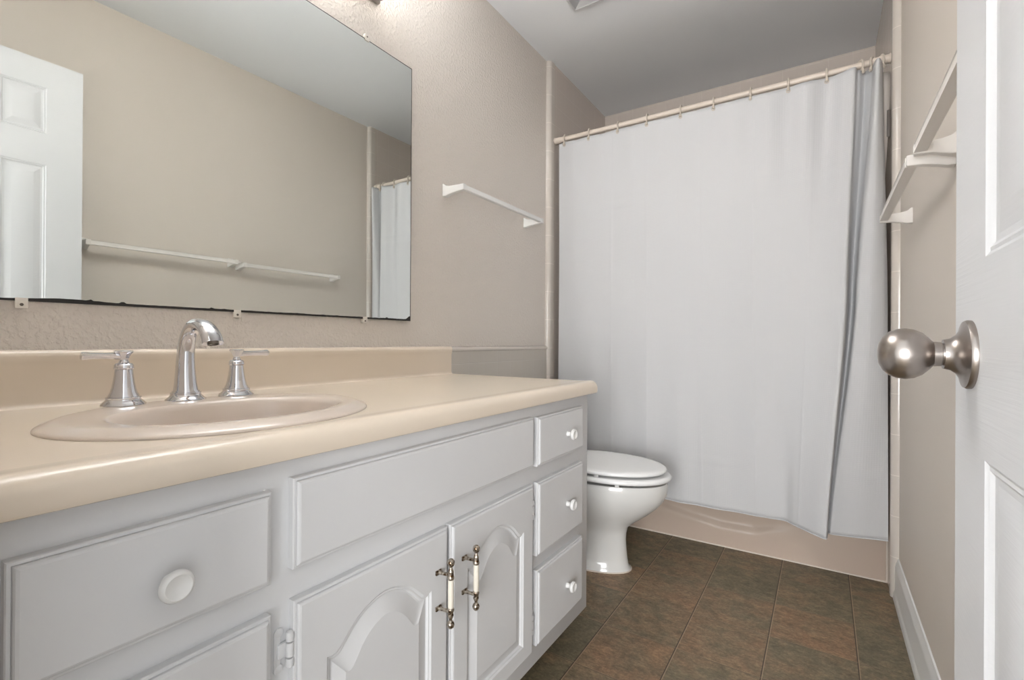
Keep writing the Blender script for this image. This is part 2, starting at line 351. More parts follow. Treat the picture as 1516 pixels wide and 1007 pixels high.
# ---------------------------------------------------------------- vanity
DC, YC0, YC1, ZTK = 0.620, 0.075, 1.482, 0.078
FX = 0.6385
van = thing('vanity_cabinet', 'white painted bathroom vanity cabinet under the cream countertop', 'vanity', (0.31, 0.78, 0))
bm = bmesh.new(); box(bm, (0.014, YC0, ZTK), (DC-0.02, YC0+0.016, 0.789)); box(bm, (0.014, YC1-0.016, ZTK), (DC-0.02, YC1, 0.789)); box(bm, (0.014, YC0+0.016, ZTK), (DC-0.02, YC1-0.016, ZTK+0.016)); obj('carcass', bm, cab_m, van)
obj('face_frame', B((DC-0.0195, YC0, ZTK), (DC, YC1, 0.789), 0.001), cab_m, van)
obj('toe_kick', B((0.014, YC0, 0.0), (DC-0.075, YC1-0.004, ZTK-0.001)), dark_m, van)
def front_slab(name, y0, y1, z0, z1, parent=van):
    lv = [(0.0, -0.0002), (0.0, 0.0118), (0.0012, 0.0132), (0.0040, 0.0138), (0.0046, 0.0128), (0.0052, 0.0158), (0.0066, 0.0174), (0.0094, 0.0185)]
    bm = bmesh.new(); loops_mesh(bm, [[Vector((DC+d, y, z)) for y, z in rect(y0+o, y1-o, z0+o, z1-o)] for o, d in lv], True, True)
    return obj(name, bm, cab_m, parent, sharp=18)
def round_knob(parent, y, z, R=0.0175, proud=0.026):
    k = R/0.0175
    return obj('knob', lathe(bmesh.new(), (FX, y, z), (1, 0, 0), [(0.0, 0), (0.0085*k, 0), (0.0078*k, 0.004), (0.0066*k, 0.009), (0.0085*k, 0.0125), (0.0150*k, 0.0155), (0.0175*k, 0.0185), (0.0175*k, 0.0215), (0.0160*k, 0.0245), (0.0135*k, 0.0258), (0.0120*k, 0.0250), (0.0105*k, 0.0238), (0.0, 0.0225)], 40), knobw_m, parent)
for z0, z1 in ((0.6180, 0.7480), (0.380, 0.5755), (0.140, 0.340)):
    d = front_slab('drawer', 0.121, 0.3825, z0, z1); round_knob(d, 0.2550, (z0+z1)/2-0.006, 0.0185)
for z0, z1, kz in ((0.6215, 0.7545, 0.6855), (0.3800, 0.5785, 0.4765), (0.1380, 0.3410, 0.2330)):
    d = front_slab('drawer', 1.1265, 1.4145, z0, z1); round_knob(d, 1.2985, kz-0.001, 0.0165)
front_slab('false_drawer_front', 0.4150, 1.1035, 0.6255, 0.7585)

def arch_door(y0, y1, z0, z1, hinge_left):
    cy = (y0+y1)/2; mg = 0.0535; hw = (y1-y0)/2-mg; zb = z0+0.046; zsh = z1-0.118; zpk = z1-0.048; cz = (zb+zsh)/2
    def outline(y, off):                                   # top edge of the arched panel at y, offset inwards
        s_ = min(1.0, abs(y-cy)/(hw-off)); T_ = [(0, 0.056), (0.12, 0.0573), (0.25, 0.0612), (0.38, 0.067), (0.5, 0.0745), (0.62, 0.0855), (0.74, 0.0995), (0.82, 0.1085), (0.88, 0.1115), (0.94, 0.1115), (1.0, 0.1090)]
        for (a, za), (b, zb2) in zip(T_, T_[1:]):
            if s_ <= b: return z1-(za+(zb2-za)*(s_-a)/(b-a))-off*1.22
        return z1-0.109-off*1.22
    angs = []
    corners_o = [(y0, z0), (y1, z0), (y1, z1), (y0, z1)]
    ring = []
    N = 60
    pts = []                                               # parameters of the panel outline: bottom, right, top (many), left
    for i in range(9): pts.append(('b', i/9))
    for i in range(9): pts.append(('r', i/9))
    for i in range(N): pts.append(('t', i/N))
    for i in range(9): pts.append(('l', i/9))
    def panel(off, d):
        L_ = []
        for k, t_ in pts:
            a, b = cy-hw+off, cy+hw-off; zt = outline(b, off); z_b = zb+off
            if k == 'b': L_.append((DC+d, a+(b-a)*t_, z_b))
            elif k == 'r': L_.append((DC+d, b, z_b+(zt-z_b)*t_))
            elif k == 't':
                y = b+(a-b)*t_; L_.append((DC+d, y, outline(y, off)))
            else: L_.append((DC+d, a, zt+(z_b-zt)*t_))
        return [Vector(p) for p in L_]
    def outer(off, d):
        L_ = []; a, b, c, e = y0+off, y1-off, z0+off, z1-off
        for k, t_ in pts:
            if k == 'b': L_.append((DC+d, a+(b-a)*t_, c))
            elif k == 'r': L_.append((DC+d, b, c+(e-c)*t_))
            elif k == 't': L_.append((DC+d, b+(a-b)*t_, e))
            else: L_.append((DC+d, a, e+(c-e)*t_))
        return [Vector(p) for p in L_]
    T = 0.0185
    loops = [outer(0, -0.0002), outer(0, 0.0118), outer(0.0012, 0.0132), outer(0.004, 0.0138), outer(0.0046, 0.0128), outer(0.0052, 0.0158), outer(0.0066, 0.0174), outer(0.0094, T),
             panel(-0.001, T), panel(0.0025, T-0.0035), panel(0.0045, T-0.0032), panel(0.007, T-0.0075), panel(0.009, T-0.0078), panel(0.032, T-0.0008), panel(0.034, T+0.0002)]
    bm = bmesh.new(); loops_mesh(bm, loops, True, False)
    # fill the flat arched field as strips
    last = loops[-1]; bm.verts.ensure_lookup_table()
    n = len(pts); base = len(bm.verts)-n; vv = [bm.verts[base+i] for i in range(n)]
    bm.faces.new(vv)
    return obj('door', bm, cab_m, van, sharp=14)
def pull(d, y, zt, zb):
    x = FX+0.030
    for z, s_ in ((zt-0.024, 1), (zb+0.024, -1)):
        bm = bmesh.new()
        box(bm, (FX-0.0005, y-0.0115, z-0.0045), (FX+0.0035, y+0.0045, z+0.0045), 0.001)
        tube(bm, [(FX+0.002, y-0.003, z), (FX+0.012, y-0.002, z), (x, y, z)], [0.0042, 0.0034, 0.0036], 12)
        lathe(bm, (x, y, z), (0, 0, s_), [(0, -0.008), (0.0056, -0.008), (0.0070, -0.006), (0.0070, -0.003), (0.0058, 0), (0.0052, 0.004), (0.0060, 0.007), (0.0045, 0.011), (0.0032, 0.014), (0.0030, 0.0165), (0.0045, 0.018), (0.0068, 0.021), (0.0076, 0.025), (0.0068, 0.029), (0.004, 0.032), (0, 0.0328)], 20)
        obj('handle_bracket', bm, tarn_m, d)
    g_ = obj('handle_grip', lathe(bmesh.new(), (x, y, zb+0.030), (0, 0, 1), [(0.0, 0), (0.0048, 0), (0.0056, 0.004), (0.0058, (zt-zb-0.06)/2), (0.0056, zt-zb-0.064), (0.0048, zt-zb-0.06), (0, zt-zb-0.06)], 18), ivory_m, d)
    g_['label'] = 'ivory porcelain grip between the tarnished brackets'
def hinge(d, y, z, s_):
    bm = bmesh.new(); x = DC+0.0095; r_ = 0.0056
    tube(bm, [(x, y, z-0.027), (x, y, z-0.0245), (x, y, z-0.019), (x, y, z-0.0125), (x, y, z-0.012)], [0.002, r_, r_*1.12, r_, 0.003], 16)
    tube(bm, [(x, y, z-0.0105), (x, y, z-0.0100), (x, y, z+0.0100), (x, y, z+0.0105)], [0.003, r_, r_, 0.003], 16)
    tube(bm, [(x, y, z+0.012), (x, y, z+0.0125), (x, y, z+0.019), (x, y, z+0.0245), (x, y, z+0.027)], [0.003, r_, r_*1.12, r_, 0.002], 16)
    def bx(ya, yb, za, zb, xa, xb, bv): box(bm, (xa, min(y+s_*ya, y+s_*yb), za), (xb, max(y+s_*ya, y+s_*yb), zb), bv)
    bx(0, 0.016, z-0.0105, z+0.0105, DC-0.0002, DC+0.0065, 0.002)
    bx(0.010, 0.020, z-0.026, z+0.026, DC-0.0002, DC+0.0024, 0.001)
    for sz in (-1, 1): lathe(bm, (DC, y+s_*0.013, z+sz*0.026), (1, 0, 0), [(0, 0), (0.0075, 0), (0.0068, 0.0022), (0, 0.0034)], 16)
    obj('hinge', bm, cab_m, d)
dL = arch_door(0.4170, 0.7580, 0.1320, 0.5790, True); dR = arch_door(0.7660, 1.1030, 0.1320, 0.5800, False)
pull(dL, 0.7275, 0.5245, 0.4055); pull(dR, 0.8095, 0.5225, 0.4030)
for z in (0.511, 0.205): hinge(dL, 0.4135, z, -1); hinge(dR, 1.1065, z, 1)

# ---------------------------------------------------------------- countertop
YCT = 1.497; ZC = 0.8277; ZU = 0.7895; XE = 0.649; ZB = 0.938
prof = [(0.001, ZU+0.002), (0.001, ZB-0.004)] + [(0.0105+0.0125*math.sin(a), ZB-0.0125+0.0125*math.cos(a)) for a in [PI/2*i/10 for i in range(-4, 11)]]
prof += [(0.0215, ZB-0.024), (0.0185, ZB-0.032), (0.0185, ZC+0.014)] + [(0.0185+0.010*(1-math.cos(a)), ZC+0.010*(1-math.sin(a))) for a in [PI/2*i/6 for i in range(7)]]
prof += [(0.30, ZC), (0.588, ZC), (0.604, ZC+0.0006), (0.616, ZC+0.0020), (0.624, ZC+0.0022)]
prof += [(0.626+0.023*math.sin(a), ZC-0.0218+0.024*math.cos(a)) for a in [PI/2*i/10 for i in range(1, 11)]]
prof += [(XE, ZU+0.006), (XE-0.002, ZU+0.0015), (XE-0.005, ZU), (0.60, ZU), (0.588, ZU+0.002)]
ct = None
bm = bmesh.new()
SX, SY, SA, SB = 0.386, 0.447, 0.2525, 0.213
topv = []
# deck and backsplash swept along the wall, with the sink opening cut from the flat part
main = [(u, z) for u, z in prof]
i30 = [i for i, p in enumerate(prof) if p == (0.30, ZC)][0]
left_part = prof[:i30] ; right_part = prof[i30+1:]
def sweep_open(bm, pr, y0, y1):
    a = [bm.verts.new((u, y0, z)) for u, z in pr]; b = [bm.verts.new((u, y1, z)) for u, z in pr]
    for i in range(len(pr)-1): bm.faces.new((a[i], a[i+1], b[i+1], b[i]))
    return a, b
sweep_open(bm, left_part, YC0-0.004, YCT); sweep_open(bm, right_part, YC0-0.004, YCT)
# flat field between, with an elliptical hole
x0, x1, y0, y1 = left_part[-1][0], right_part[0][0], YC0-0.004, YCT
n = 64; ha, hb = SA-0.03, SB-0.03
E_ = [Vector((SX+hb*math.cos(2*PI*i/n), SY+ha*math.sin(2*PI*i/n), ZC)) for i in range(n)]
R_ = []
for p in E_:
    dx, dy = p.x-SX, p.y-SY; ts = []
    if dx > 0: ts.append((x1-SX)/dx)
    if dx < 0: ts.append((x0-SX)/dx)
    if dy > 0: ts.append((0.80-SY)/dy)
    if dy < 0: ts.append((y0-SY)/dy)
    t_ = min(ts); R_.append(Vector((SX+dx*t_, SY+dy*t_, ZC)))
va = [bm.verts.new(p) for p in R_]; vb = [bm.verts.new(p) for p in E_]
for i in range(n): bm.faces.new((va[i], va[(i+1) % n], vb[(i+1) % n], vb[i]))
for cx_, cy_ in ((x0, y0), (x1, y0), (x0, 0.80), (x1, 0.80)):
    k = min(range(n), key=lambda i: (R_[i]-Vector((cx_, cy_, ZC))).length)
    for q in (k-1, k, k+1):
        a_, b_ = R_[q % n], R_[(q+1) % n]
        if abs(a_.x-b_.x) > 1e-4 and abs(a_.y-b_.y) > 1e-4: bm.faces.new([va[q % n], bm.verts.new((cx_, cy_, ZC)), va[(q+1) % n]])
bm.faces.new([bm.verts.new(p) for p in ((x0, 0.80, ZC), (x1, 0.80, ZC), (x1, y1, ZC), (x0, y1, ZC))])
ZL = ZU+0.002; Ul = lambda p: Vector((p.x, p.y, ZL))
wa = [bm.verts.new(Ul(p)) for p in R_]; wb = [bm.verts.new(Ul(p)) for p in E_]
for i in range(n):
    bm.faces.new((wa[i], wa[(i+1) % n], wb[(i+1) % n], wb[i])); bm.faces.new((vb[i], vb[(i+1) % n], wb[(i+1) % n], wb[i]))
bm.faces.new([bm.verts.new(p) for p in ((x0, 0.80, ZL), (x1, 0.80, ZL), (x1, y1, ZL), (x0, y1, ZL))])
bm.faces.new([bm.verts.new(p) for p in ((0.001, y0, ZL), (x0, y0, ZL), (x0, y1, ZL), (0.001, y1, ZL))])
# ends and underside
for y in (y0, y1):
    sp_ = [(0.001, ZU+0.002), (0.60, ZU)]
    bm.faces.new([bm.verts.new((u, y, z)) for u, z in [p for p in prof if p[1] >= ZC-0.001 and p[0] < 0.0291 and p[1] > ZC+0.0001] + [(0.0285, ZC), (0.0285, ZU+0.002), (0.001, ZU+0.002)] if True])
    bm.faces.new([bm.verts.new((u, y, z)) for u, z in [(0.0285, ZU+0.002), (0.0285, ZC)] + right_part])
bmesh.ops.remove_doubles(bm, verts=bm.verts, dist=2e-5)
counter = obj('countertop', bm, top_m, None, sharp=30)
tag(counter, 'cream laminate countertop with backsplash and rolled front edge on the white vanity', 'countertop')

# ---------------------------------------------------------------- sink
def ell(cx_, cy_, a, b, z, n=96, e=2.0):
    L_ = []
    for i in range(n):
        t_ = 2*PI*i/n; c_, s_ = math.cos(t_), math.sin(t_)
        L_.append(Vector((cx_+b*math.copysign(abs(c_)**(2/e), c_), cy_+a*math.copysign(abs(s_)**(2/e), s_), z)))
    return L_
sink = thing('sink', 'oval almond porcelain drop-in sink set in the cream countertop', 'sink', (SX, SY, 0.83))
BXC = 0.421
lv = []
for o, z in ((0.0, ZC+0.0004), (0.0, ZC+0.0018), (0.0012, ZC+0.0035), (0.0042, ZC+0.0056), (0.0200, ZC+0.0122), (0.0235, ZC+0.0130), (0.0280, ZC+0.0133)):
    lv.append(ell(SX, SY, SA-o, SB-o, z))
def bowl(a, b, z, cx_=BXC): lv.append(ell(cx_, SY, a, b, z, e=2.08))
bowl(0.188, 0.141, ZC+0.0132); bowl(0.182, 0.136, ZC+0.0125); bowl(0.177, 0.132, ZC+0.0090); bowl(0.173, 0.128, ZC+0.0020)
bowl(0.168, 0.124, ZC-0.020); bowl(0.155, 0.115, ZC-0.060); bowl(0.130, 0.096, ZC-0.100); bowl(0.085, 0.065, ZC-0.125); bowl(0.024, 0.024, ZC-0.134)
top_loops = lv; under = [ell(BXC, SY, 0.03, 0.03, ZC-0.142), ell(BXC, SY, 0.10, 0.078, ZC-0.135), ell(BXC, SY, 0.14, 0.106, ZC-0.108), ell(BXC, SY, 0.165, 0.125, ZC-0.062), ell(BXC, SY, 0.176, 0.133, ZC-0.01), ell(SX, SY, SA-0.034, SB-0.034, ZC-0.001)]
bm = bmesh.new(); loops_mesh(bm, top_loops+under, False, False)
bm.verts.ensure_lookup_table(); nl = len(top_loops+under)
for i in range(96):
    a = bm.verts[(nl-1)*96+i]; b = bm.verts[(nl-1)*96+(i+1) % 96]; c = bm.verts[(i+1) % 96]; d = bm.verts[i]
    bm.faces.new((a, b, c, d))
obj('basin', bm, porc_m, sink, sharp=60)
obj('drain', lathe(bmesh.new(), (BXC, SY, ZC-0.136), (0, 0, 1), [(0, -0.02), (0.018, -0.02), (0.018, 0), (0.0245, 0.0035), (0.024, 0.005), (0.019, 0.0045), (0.017, 0.003), (0.016, 0.006), (0.012, 0.0085), (0, 0.009)], 32), chrome_m, sink)

# ---------------------------------------------------------------- faucet
ZF = ZC+0.0131; FXC = 0.2225
fau = thing('faucet', 'chrome widespread faucet with curved spout and two lever handles on the sink rim', 'faucet', (FXC, SY, ZF))
obj('spout_base', lathe(bmesh.new(), (FXC, SY, ZF), (0, 0, 1), [(0, 0), (0.034, 0), (0.0342, 0.001), (0.033, 0.003), (0.0305, 0.005), (0.0275, 0.008), (0.0258, 0.0105), (0.0252, 0.0125), (0.0262, 0.0138), (0.0258, 0.0155), (0.0236, 0.016), (0.0232, 0.0185), (0.0, 0.0185)], 48), chrome_m, fau)
pts = []; rad = []; fl = []
def sp_add(x, z, r_, f_=1.0): pts.append((x, SY, z)); rad.append(r_); fl.append(f_)
key = [(0.2225, ZF+0.012, 0.0225, 1.0), (0.2215, ZF+0.030, 0.0195, 1.0), (0.2205, ZF+0.055, 0.0172, 1.0), (0.2205, ZF+0.080, 0.0158, 1.0), (0.2235, ZF+0.103, 0.0150, 0.96), (0.2320, ZF+0.124, 0.0148, 0.92),
       (0.2470, ZF+0.1400, 0.0150, 0.85), (0.2660, ZF+0.1480, 0.0155, 0.78), (0.2870, ZF+0.1470, 0.0162, 0.72), (0.3060, ZF+0.1390, 0.0170, 0.68), (0.3210, ZF+0.1260, 0.0178, 0.66), (0.3290, ZF+0.1120, 0.0184, 0.66)]
for x, z, r_, f_ in catmull(key, 60): sp_add(x, z, r_, f_)
obj('spout', tube(bmesh.new(), pts, rad, 32, fl, up=(0, 1, 0)), chrome_m, fau)
obj('aerator', lathe(bmesh.new(), (0.3292, SY, ZF+0.1125), (0.33, 0, -1), [(0.0, -0.002), (0.0095, -0.002), (0.0095, 0.0028), (0.008, 0.0030), (0.008, 0.001), (0, 0.001)], 24), screw_m, fau)
for sy_ in (-1, 1):
    hy = SY-0.0985 if sy_ < 0 else SY+0.1005
    hx = 0.2165
    h = obj('handle', lathe(bmesh.new(), (hx, hy, ZF), (0, 0, 1), [(0, 0), (0.0325, 0), (0.0332, 0.001), (0.032, 0.003), (0.0290, 0.0065), (0.0262, 0.0095), (0.0256, 0.0122), (0.0262, 0.0135), (0.0258, 0.0150), (0.0232, 0.0155), (0.0226, 0.018), (0.0200, 0.023), (0.0175, 0.033), (0.0155, 0.044), (0.0142, 0.055), (0.0133, 0.0635), (0.0130, 0.0640), (0.0146, 0.0650), (0.0152, 0.0670), (0.0144, 0.0690), (0.0146, 0.0720), (0.0125, 0.0748), (0.0084, 0.0762), (0.0074, 0.0785), (0.0062, 0.0805), (0.0060, 0.083), (0.0, 0.083)], 48), chrome_m, fau)
    bm = bmesh.new(); LL = 0.0605/0.07 if sy_ < 0 else 1.0
    lathe(bm, (hx, hy, ZF+0.082), (0, 0, 1), [(0.0, 0), (0.0066, 0), (0.0078, 0.003), (0.0112, 0.0095), (0.0150, 0.0138), (0.0152, 0.0152), (0.0135, 0.0162), (0.0, 0.0172)], 8)
    tube(bm, [(hx, hy+sy_*0.006, ZF+0.0885), (hx, hy+sy_*0.03*LL, ZF+0.0890), (hx, hy+sy_*0.055*LL, ZF+0.0893), (hx, hy+sy_*0.060*LL, ZF+0.0895), (hx, hy+sy_*0.068*LL, ZF+0.0895), (hx, hy+sy_*0.070*LL, ZF+0.0895)], [0.0060, 0.0052, 0.0056, 0.0062, 0.0070, 0.0058], 8)
    obj('lever', bm, chrome_m, h, sharp=25)

# ---------------------------------------------------------------- mirror
QX, QY, QA = 0.0115, 1.26, math.radians(-0.45)
def mx_(y, d=0.0): return QX-(y-QY)*math.tan(-QA)*-1 + d
MY0, MY1, MZ0, MZ1 = 0.15, 1.2732, 1.0312, 1.9545
mir = thing('mirror', 'large frameless wall mirror with black desilvered bottom edge above the vanity', 'mirror', (0.005, (MY0+MY1)/2, MZ0))
bm = bmesh.new()
loops_mesh(bm, [[Vector((mx_(y, d), y, z)) for y, z in rect(MY0, MY1, MZ0, MZ1)] for d in (-0.0026, -0.0004)])
de = obj('desilvered_edge', bm, desilver_m, mir); de['label'] = 'black corroded backing showing below the silver'
rng = random.Random(3); bot = []
ny = 260
for i in range(ny+1):
    y = MY0+(MY1-0.0032-MY0)*i/ny
    h = 0.0055+0.0010*noise.noise(Vector((y*14, 0, 0)))+0.0012*max(0, noise.noise(Vector((y*60, 3, 0))))
    for yc, wd, hh_ in ((0.325, 0.05, 0.0035), (0.415, 0.004, 0.004), (0.595, 0.003, 0.003), (1.16, 0.004, 0.0035), (1.268, 0.012, 0.012), (0.36, 0.003, 0.003)):
        h += hh_*math.exp(-((y-yc)/wd)**2)
    if y < 0.30: h -= 0.0018*min(1, (0.30-y)/0.06)
    if y > 1.1: h += 0.001*rng.random()
    bot.append((y, MZ0+h))
bm = bmesh.new(); tz = MZ1-0.0030
a = [bm.verts.new((mx_(y, 0.0), y, z)) for y, z in bot]; b = [bm.verts.new((mx_(y, 0.0), y, tz)) for y, z in bot]
for i in range(ny): bm.faces.new((a[i], a[i+1], b[i+1], b[i]))
r_ = bmesh.ops.extrude_face_region(bm, geom=bm.faces[:])
for v_ in [g_ for g_ in r_['geom'] if isinstance(g_, bmesh.types.BMVert)]: v_.co.x -= 0.0003
obj('mirror_glass', bm, mirror_m, mir, sharp=5)
for y, top in ((0.2583, 0), (0.6561, 0), (1.0654, 0), (1.0661, 1)):
    bm = bmesh.new(); x_ = mx_(y); z0 = MZ1 if top else MZ0; s_ = 1 if top else -1
    box(bm, (0.0005, y-0.009, min(z0+s_*0.0005, z0+s_*0.014)), (x_+0.001, y+0.009, max(z0+s_*0.0005, z0+s_*0.014)), 0.0015)
    box(bm, (x_+0.0006, y-0.009, min(z0-s_*0.006, z0+s_*0.014)), (x_+0.0028, y+0.009, max(z0-s_*0.006, z0+s_*0.014)), 0.001)
    cl_ = obj('mirror_clip', bm, clip_m, mir)
    obj('screw', lathe(bmesh.new(), (x_+0.0026, y, z0+s_*0.007), (1, 0, 0), [(0, 0), (0.003, 0), (0.0026, 0.001), (0, 0.0014)], 12), screw_m, cl_)

# ---------------------------------------------------------------- vanity light (almost wholly above the frame)
vl = thing('vanity_light', 'nickel vanity wall light with glowing bell shades above the mirror', 'wall light', (0.0, 0.75, 2.10))
bm = B((0.001, 0.38, 2.100), (0.016, 1.12, 2.200), 0.005, 3); obj('back_plate', bm, nickel_m, vl)
for ly in LAMP_Y:
    bm = bmesh.new(); tube(bm, [(0.013, ly, 2.13), (0.035, ly, 2.105), (0.06, ly, 2.090), (0.085, ly, 2.088)], [0.008, 0.007, 0.007, 0.007], 14)
    lathe(bm, (0.085, ly, 2.054), (0, 0, 1), [(0, -0.004), (0.004, -0.002), (0.006, 0.004), (0.0045, 0.009), (0.010, 0.014), (0.022, 0.022), (0.027, 0.034), (0.028, 0.052), (0, 0.052)], 28)
    a_ = obj('lamp_arm', bm, nickel_m, vl)
    o = lathe(bmesh.new(), (0.090, ly, 2.108), (0, 0, 1), [(0.028, 0), (0.036, 0.010), (0.046, 0.040), (0.054, 0.080), (0.066, 0.120), (0.063, 0.120), (0.051, 0.080), (0.043, 0.040), (0.033, 0.012), (0.024, 0.003)], 32, cap=False)
    s_o = obj('lamp_shade', o, glassw_m, a_)

# ---------------------------------------------------------------- towel bars
def towel_bar(wx, sg, y0, y1, z, proj, label, group):
    mt = bar_m if sg > 0 else barb_m
    t_ = thing('towel_bar', label, 'towel bar', (wx, (y0+y1)/2, z), group)
    for yy, s_ in ((y0, 1), (y1, -1)):
        ya, yb = (yy, yy+0.021*s_)
        bm = bmesh.new()
        L = []
        for d, zt, zb_, wdt in ((0.0004, 0.025, 0.025, 0.030), (0.006, 0.024, 0.024, 0.029), (0.014, 0.0165, 0.0235, 0.024), (0.03, 0.0130, 0.0185, 0.021), (proj-0.02, 0.0115, 0.0135, 0.020), (proj+0.010, 0.0115, 0.0120, 0.020)):
            c_ = (ya+yb)/2; L.append([Vector((wx+sg*d, c_+a_*wdt/2, z+b_)) for a_, b_ in ((-1, -zb_), (1, -zb_), (1, zt), (-1, zt))])
        loops_mesh(bm, L); bmesh.ops.bevel(bm, geom=[e for e in bm.edges], offset=0.0012, segments=2, affect='EDGES')
        obj('bar_holder', bm, mt, t_)
    obj('bar', B((wx+sg*(proj-0.009), min(y0, y1)+0.0185, z-0.0095), (wx+sg*(proj+0.009), max(y0, y1)-0.0185, z+0.0095), 0.002), mt, t_)
    return t_
towel_bar(0.0, 1, 1.460, 2.098, 1.5615, 0.094, 'white towel bar on the left wall between mirror and shower curtain', 'white towel bars')
towel_bar(W, -1, 0.725, 1.376, 1.386, 0.066, 'white towel bar on the right wall, the one nearer the open door', 'white towel bars')
towel_bar(W, -1, 1.398, 2.025, 1.375, 0.074, 'white towel bar on the right wall, the one nearer the shower curtain', 'white towel bars')

# ---------------------------------------------------------------- exhaust fan
VX, VY = 0.3065, 2.012
fan = thing('exhaust_fan', 'light grey square exhaust fan cover with louvred grille on the ceiling', 'ceiling vent', (VX+0.15, VY-0.15, HC-0.012))
bm = bmesh.new(); x0, x1, y0, y1 = VX, VX+0.30, VY-0.30, VY
lv = [(0.0, 0.0), (0.0, 0.008), (0.003, 0.012), (0.009, 0.0155), (0.013, 0.016), (0.015, 0.014), (0.016, 0.004)]
loops_mesh(bm, [[Vector((x, y, HC-d)) for x, y in rect(x0+o, x1-o, y0+o, y1-o)] for o, d in lv], False, False)
bm.faces.new([bm.verts.new((x, y, HC-0.003)) for x, y in rect(x0+0.016, x1-0.016, y0+0.016, y1-0.016)])
obj('cover_frame', bm, vent_m, fan, sharp=20)
bm = bmesh.new()
for i in range(17):
    o = 0.0175+i*0.0066
    loops_mesh(bm, [[Vector((x, y, HC-d)) for x, y in rect(x0+o+e, x1-o-e, y0+o+e, y1-o-e)] for e, d in ((0, 0.0150), (0.0012, 0.0155), (0.0045, 0.0060), (0.0033, 0.0055), (0, 0.0150))], False, False)
bmesh.ops.remove_doubles(bm, verts=bm.verts, dist=1e-6)
g_ = obj('grille', bm, vent_m, fan); g_['label'] = 'concentric square louvres'

# ---------------------------------------------------------------- shower rod, rings, curtain, liner
YR, ZR = 2.3627, 2.0693
rod = thing('shower_rod', 'almond shower curtain rod spanning wall to wall in front of the tub', 'curtain rod', (W/2, YR, ZR))
obj('rod', lathe(bmesh.new(), (TT*1.15+0.001, YR, ZR), (1, 0, 0), [(0, 0), (0.0128, 0), (0.0128, W-TT*2.3-0.002), (0, W-TT*2.3-0.002)], 28), rod_m, rod)
for x, s_ in ((TT*1.15+0.0005, 1), (W-TT*1.15-0.0005, -1)):
    obj('rod_socket', lathe(bmesh.new(), (x, YR, ZR), (s_, 0, 0), [(0, 0), (0.019, 0), (0.019, 0.003), (0.0165, 0.006), (0.0165, 0.036), (0.0150, 0.038), (0.0150, 0.055), (0.0135, 0.057), (0, 0.057)], 28), rod_m, rod)

PT = [(0.055, 2.352), (0.085, 2.352), (0.15, 2.343), (0.232, 2.351), (0.31, 2.341), (0.392, 2.351), (0.47, 2.341), (0.542, 2.351), (0.62, 2.339), (0.704, 2.351), (0.78, 2.338), (0.851, 2.351), (0.93, 2.337), (1.0046, 2.351), (1.075, 2.336), (1.149, 2.351), (1.215, 2.326),
      (1.286, 2.350), (1.345, 2.318), (1.378, 2.312), (1.388, 2.345), (1.398, 2.352), (1.415, 2.375), (1.436, 2.352), (1.439, 2.33), (1.445, 2.295), (1.4540, 2.290), (1.462, 2.315), (1.468, 2.345)]
PM = [(0.055, 2.362), (0.085, 2.360), (0.15, 2.354), (0.232, 2.350), (0.31, 2.352), (0.392, 2.348), (0.47, 2.350), (0.542, 2.346), (0.62, 2.352), (0.704, 2.344), (0.78, 2.350), (0.851, 2.340), (0.93, 2.346), (1.000, 2.334), (1.075, 2.342), (1.135, 2.326), (1.20, 2.328),
      (1.262, 2.318), (1.315, 2.296), (1.349, 2.280), (1.358, 2.320), (1.366, 2.360), (1.375, 2.372), (1.382, 2.355), (1.388, 2.310), (1.405, 2.300), (1.435, 2.300), (1.470, 2.320), (1.4860, 2.345)]
PB = [(0.055, 2.360), (0.09, 2.350), (0.16, 2.362), (0.24, 2.345), (0.32, 2.356), (0.40, 2.345), (0.48, 2.358), (0.55, 2.345), (0.63, 2.358), (0.71, 2.346), (0.79, 2.355), (0.87, 2.345), (0.95, 2.352), (1.02, 2.348), (1.09, 2.352), (1.145, 2.355), (1.18, 2.318),
      (1.222, 2.278), (1.262, 2.240), (1.2895, 2.226), (1.2930, 2.262), (1.2940, 2.290), (1.298, 2.308), (1.302, 2.300), (1.31, 2.296), (1.350, 2.302), (1.40, 2.315), (1.45, 2.330), (1.4905, 2.338)]
NU, NV = 520, 110
RX = [0.0889, 0.2320, 0.3921, 0.5417, 0.7036, 0.8510, 1.0046, 1.1494, 1.2862, 1.3985, 1.4369, 1.4664]
ct_, cm_, cb_ = catmull(PT, NU), catmull(PM, NU), catmull(PB, NU)
ZCT, ZCB = 2.047, 0.2015
bm = bmesh.new(); uvl = bm.loops.layers.uv.new('UVMap'); grid = []; arc = [0]
for i in range(1, NU): arc.append(arc[-1]+math.hypot(cm_[i][0]-cm_[i-1][0], cm_[i][1]-cm_[i-1][1]))
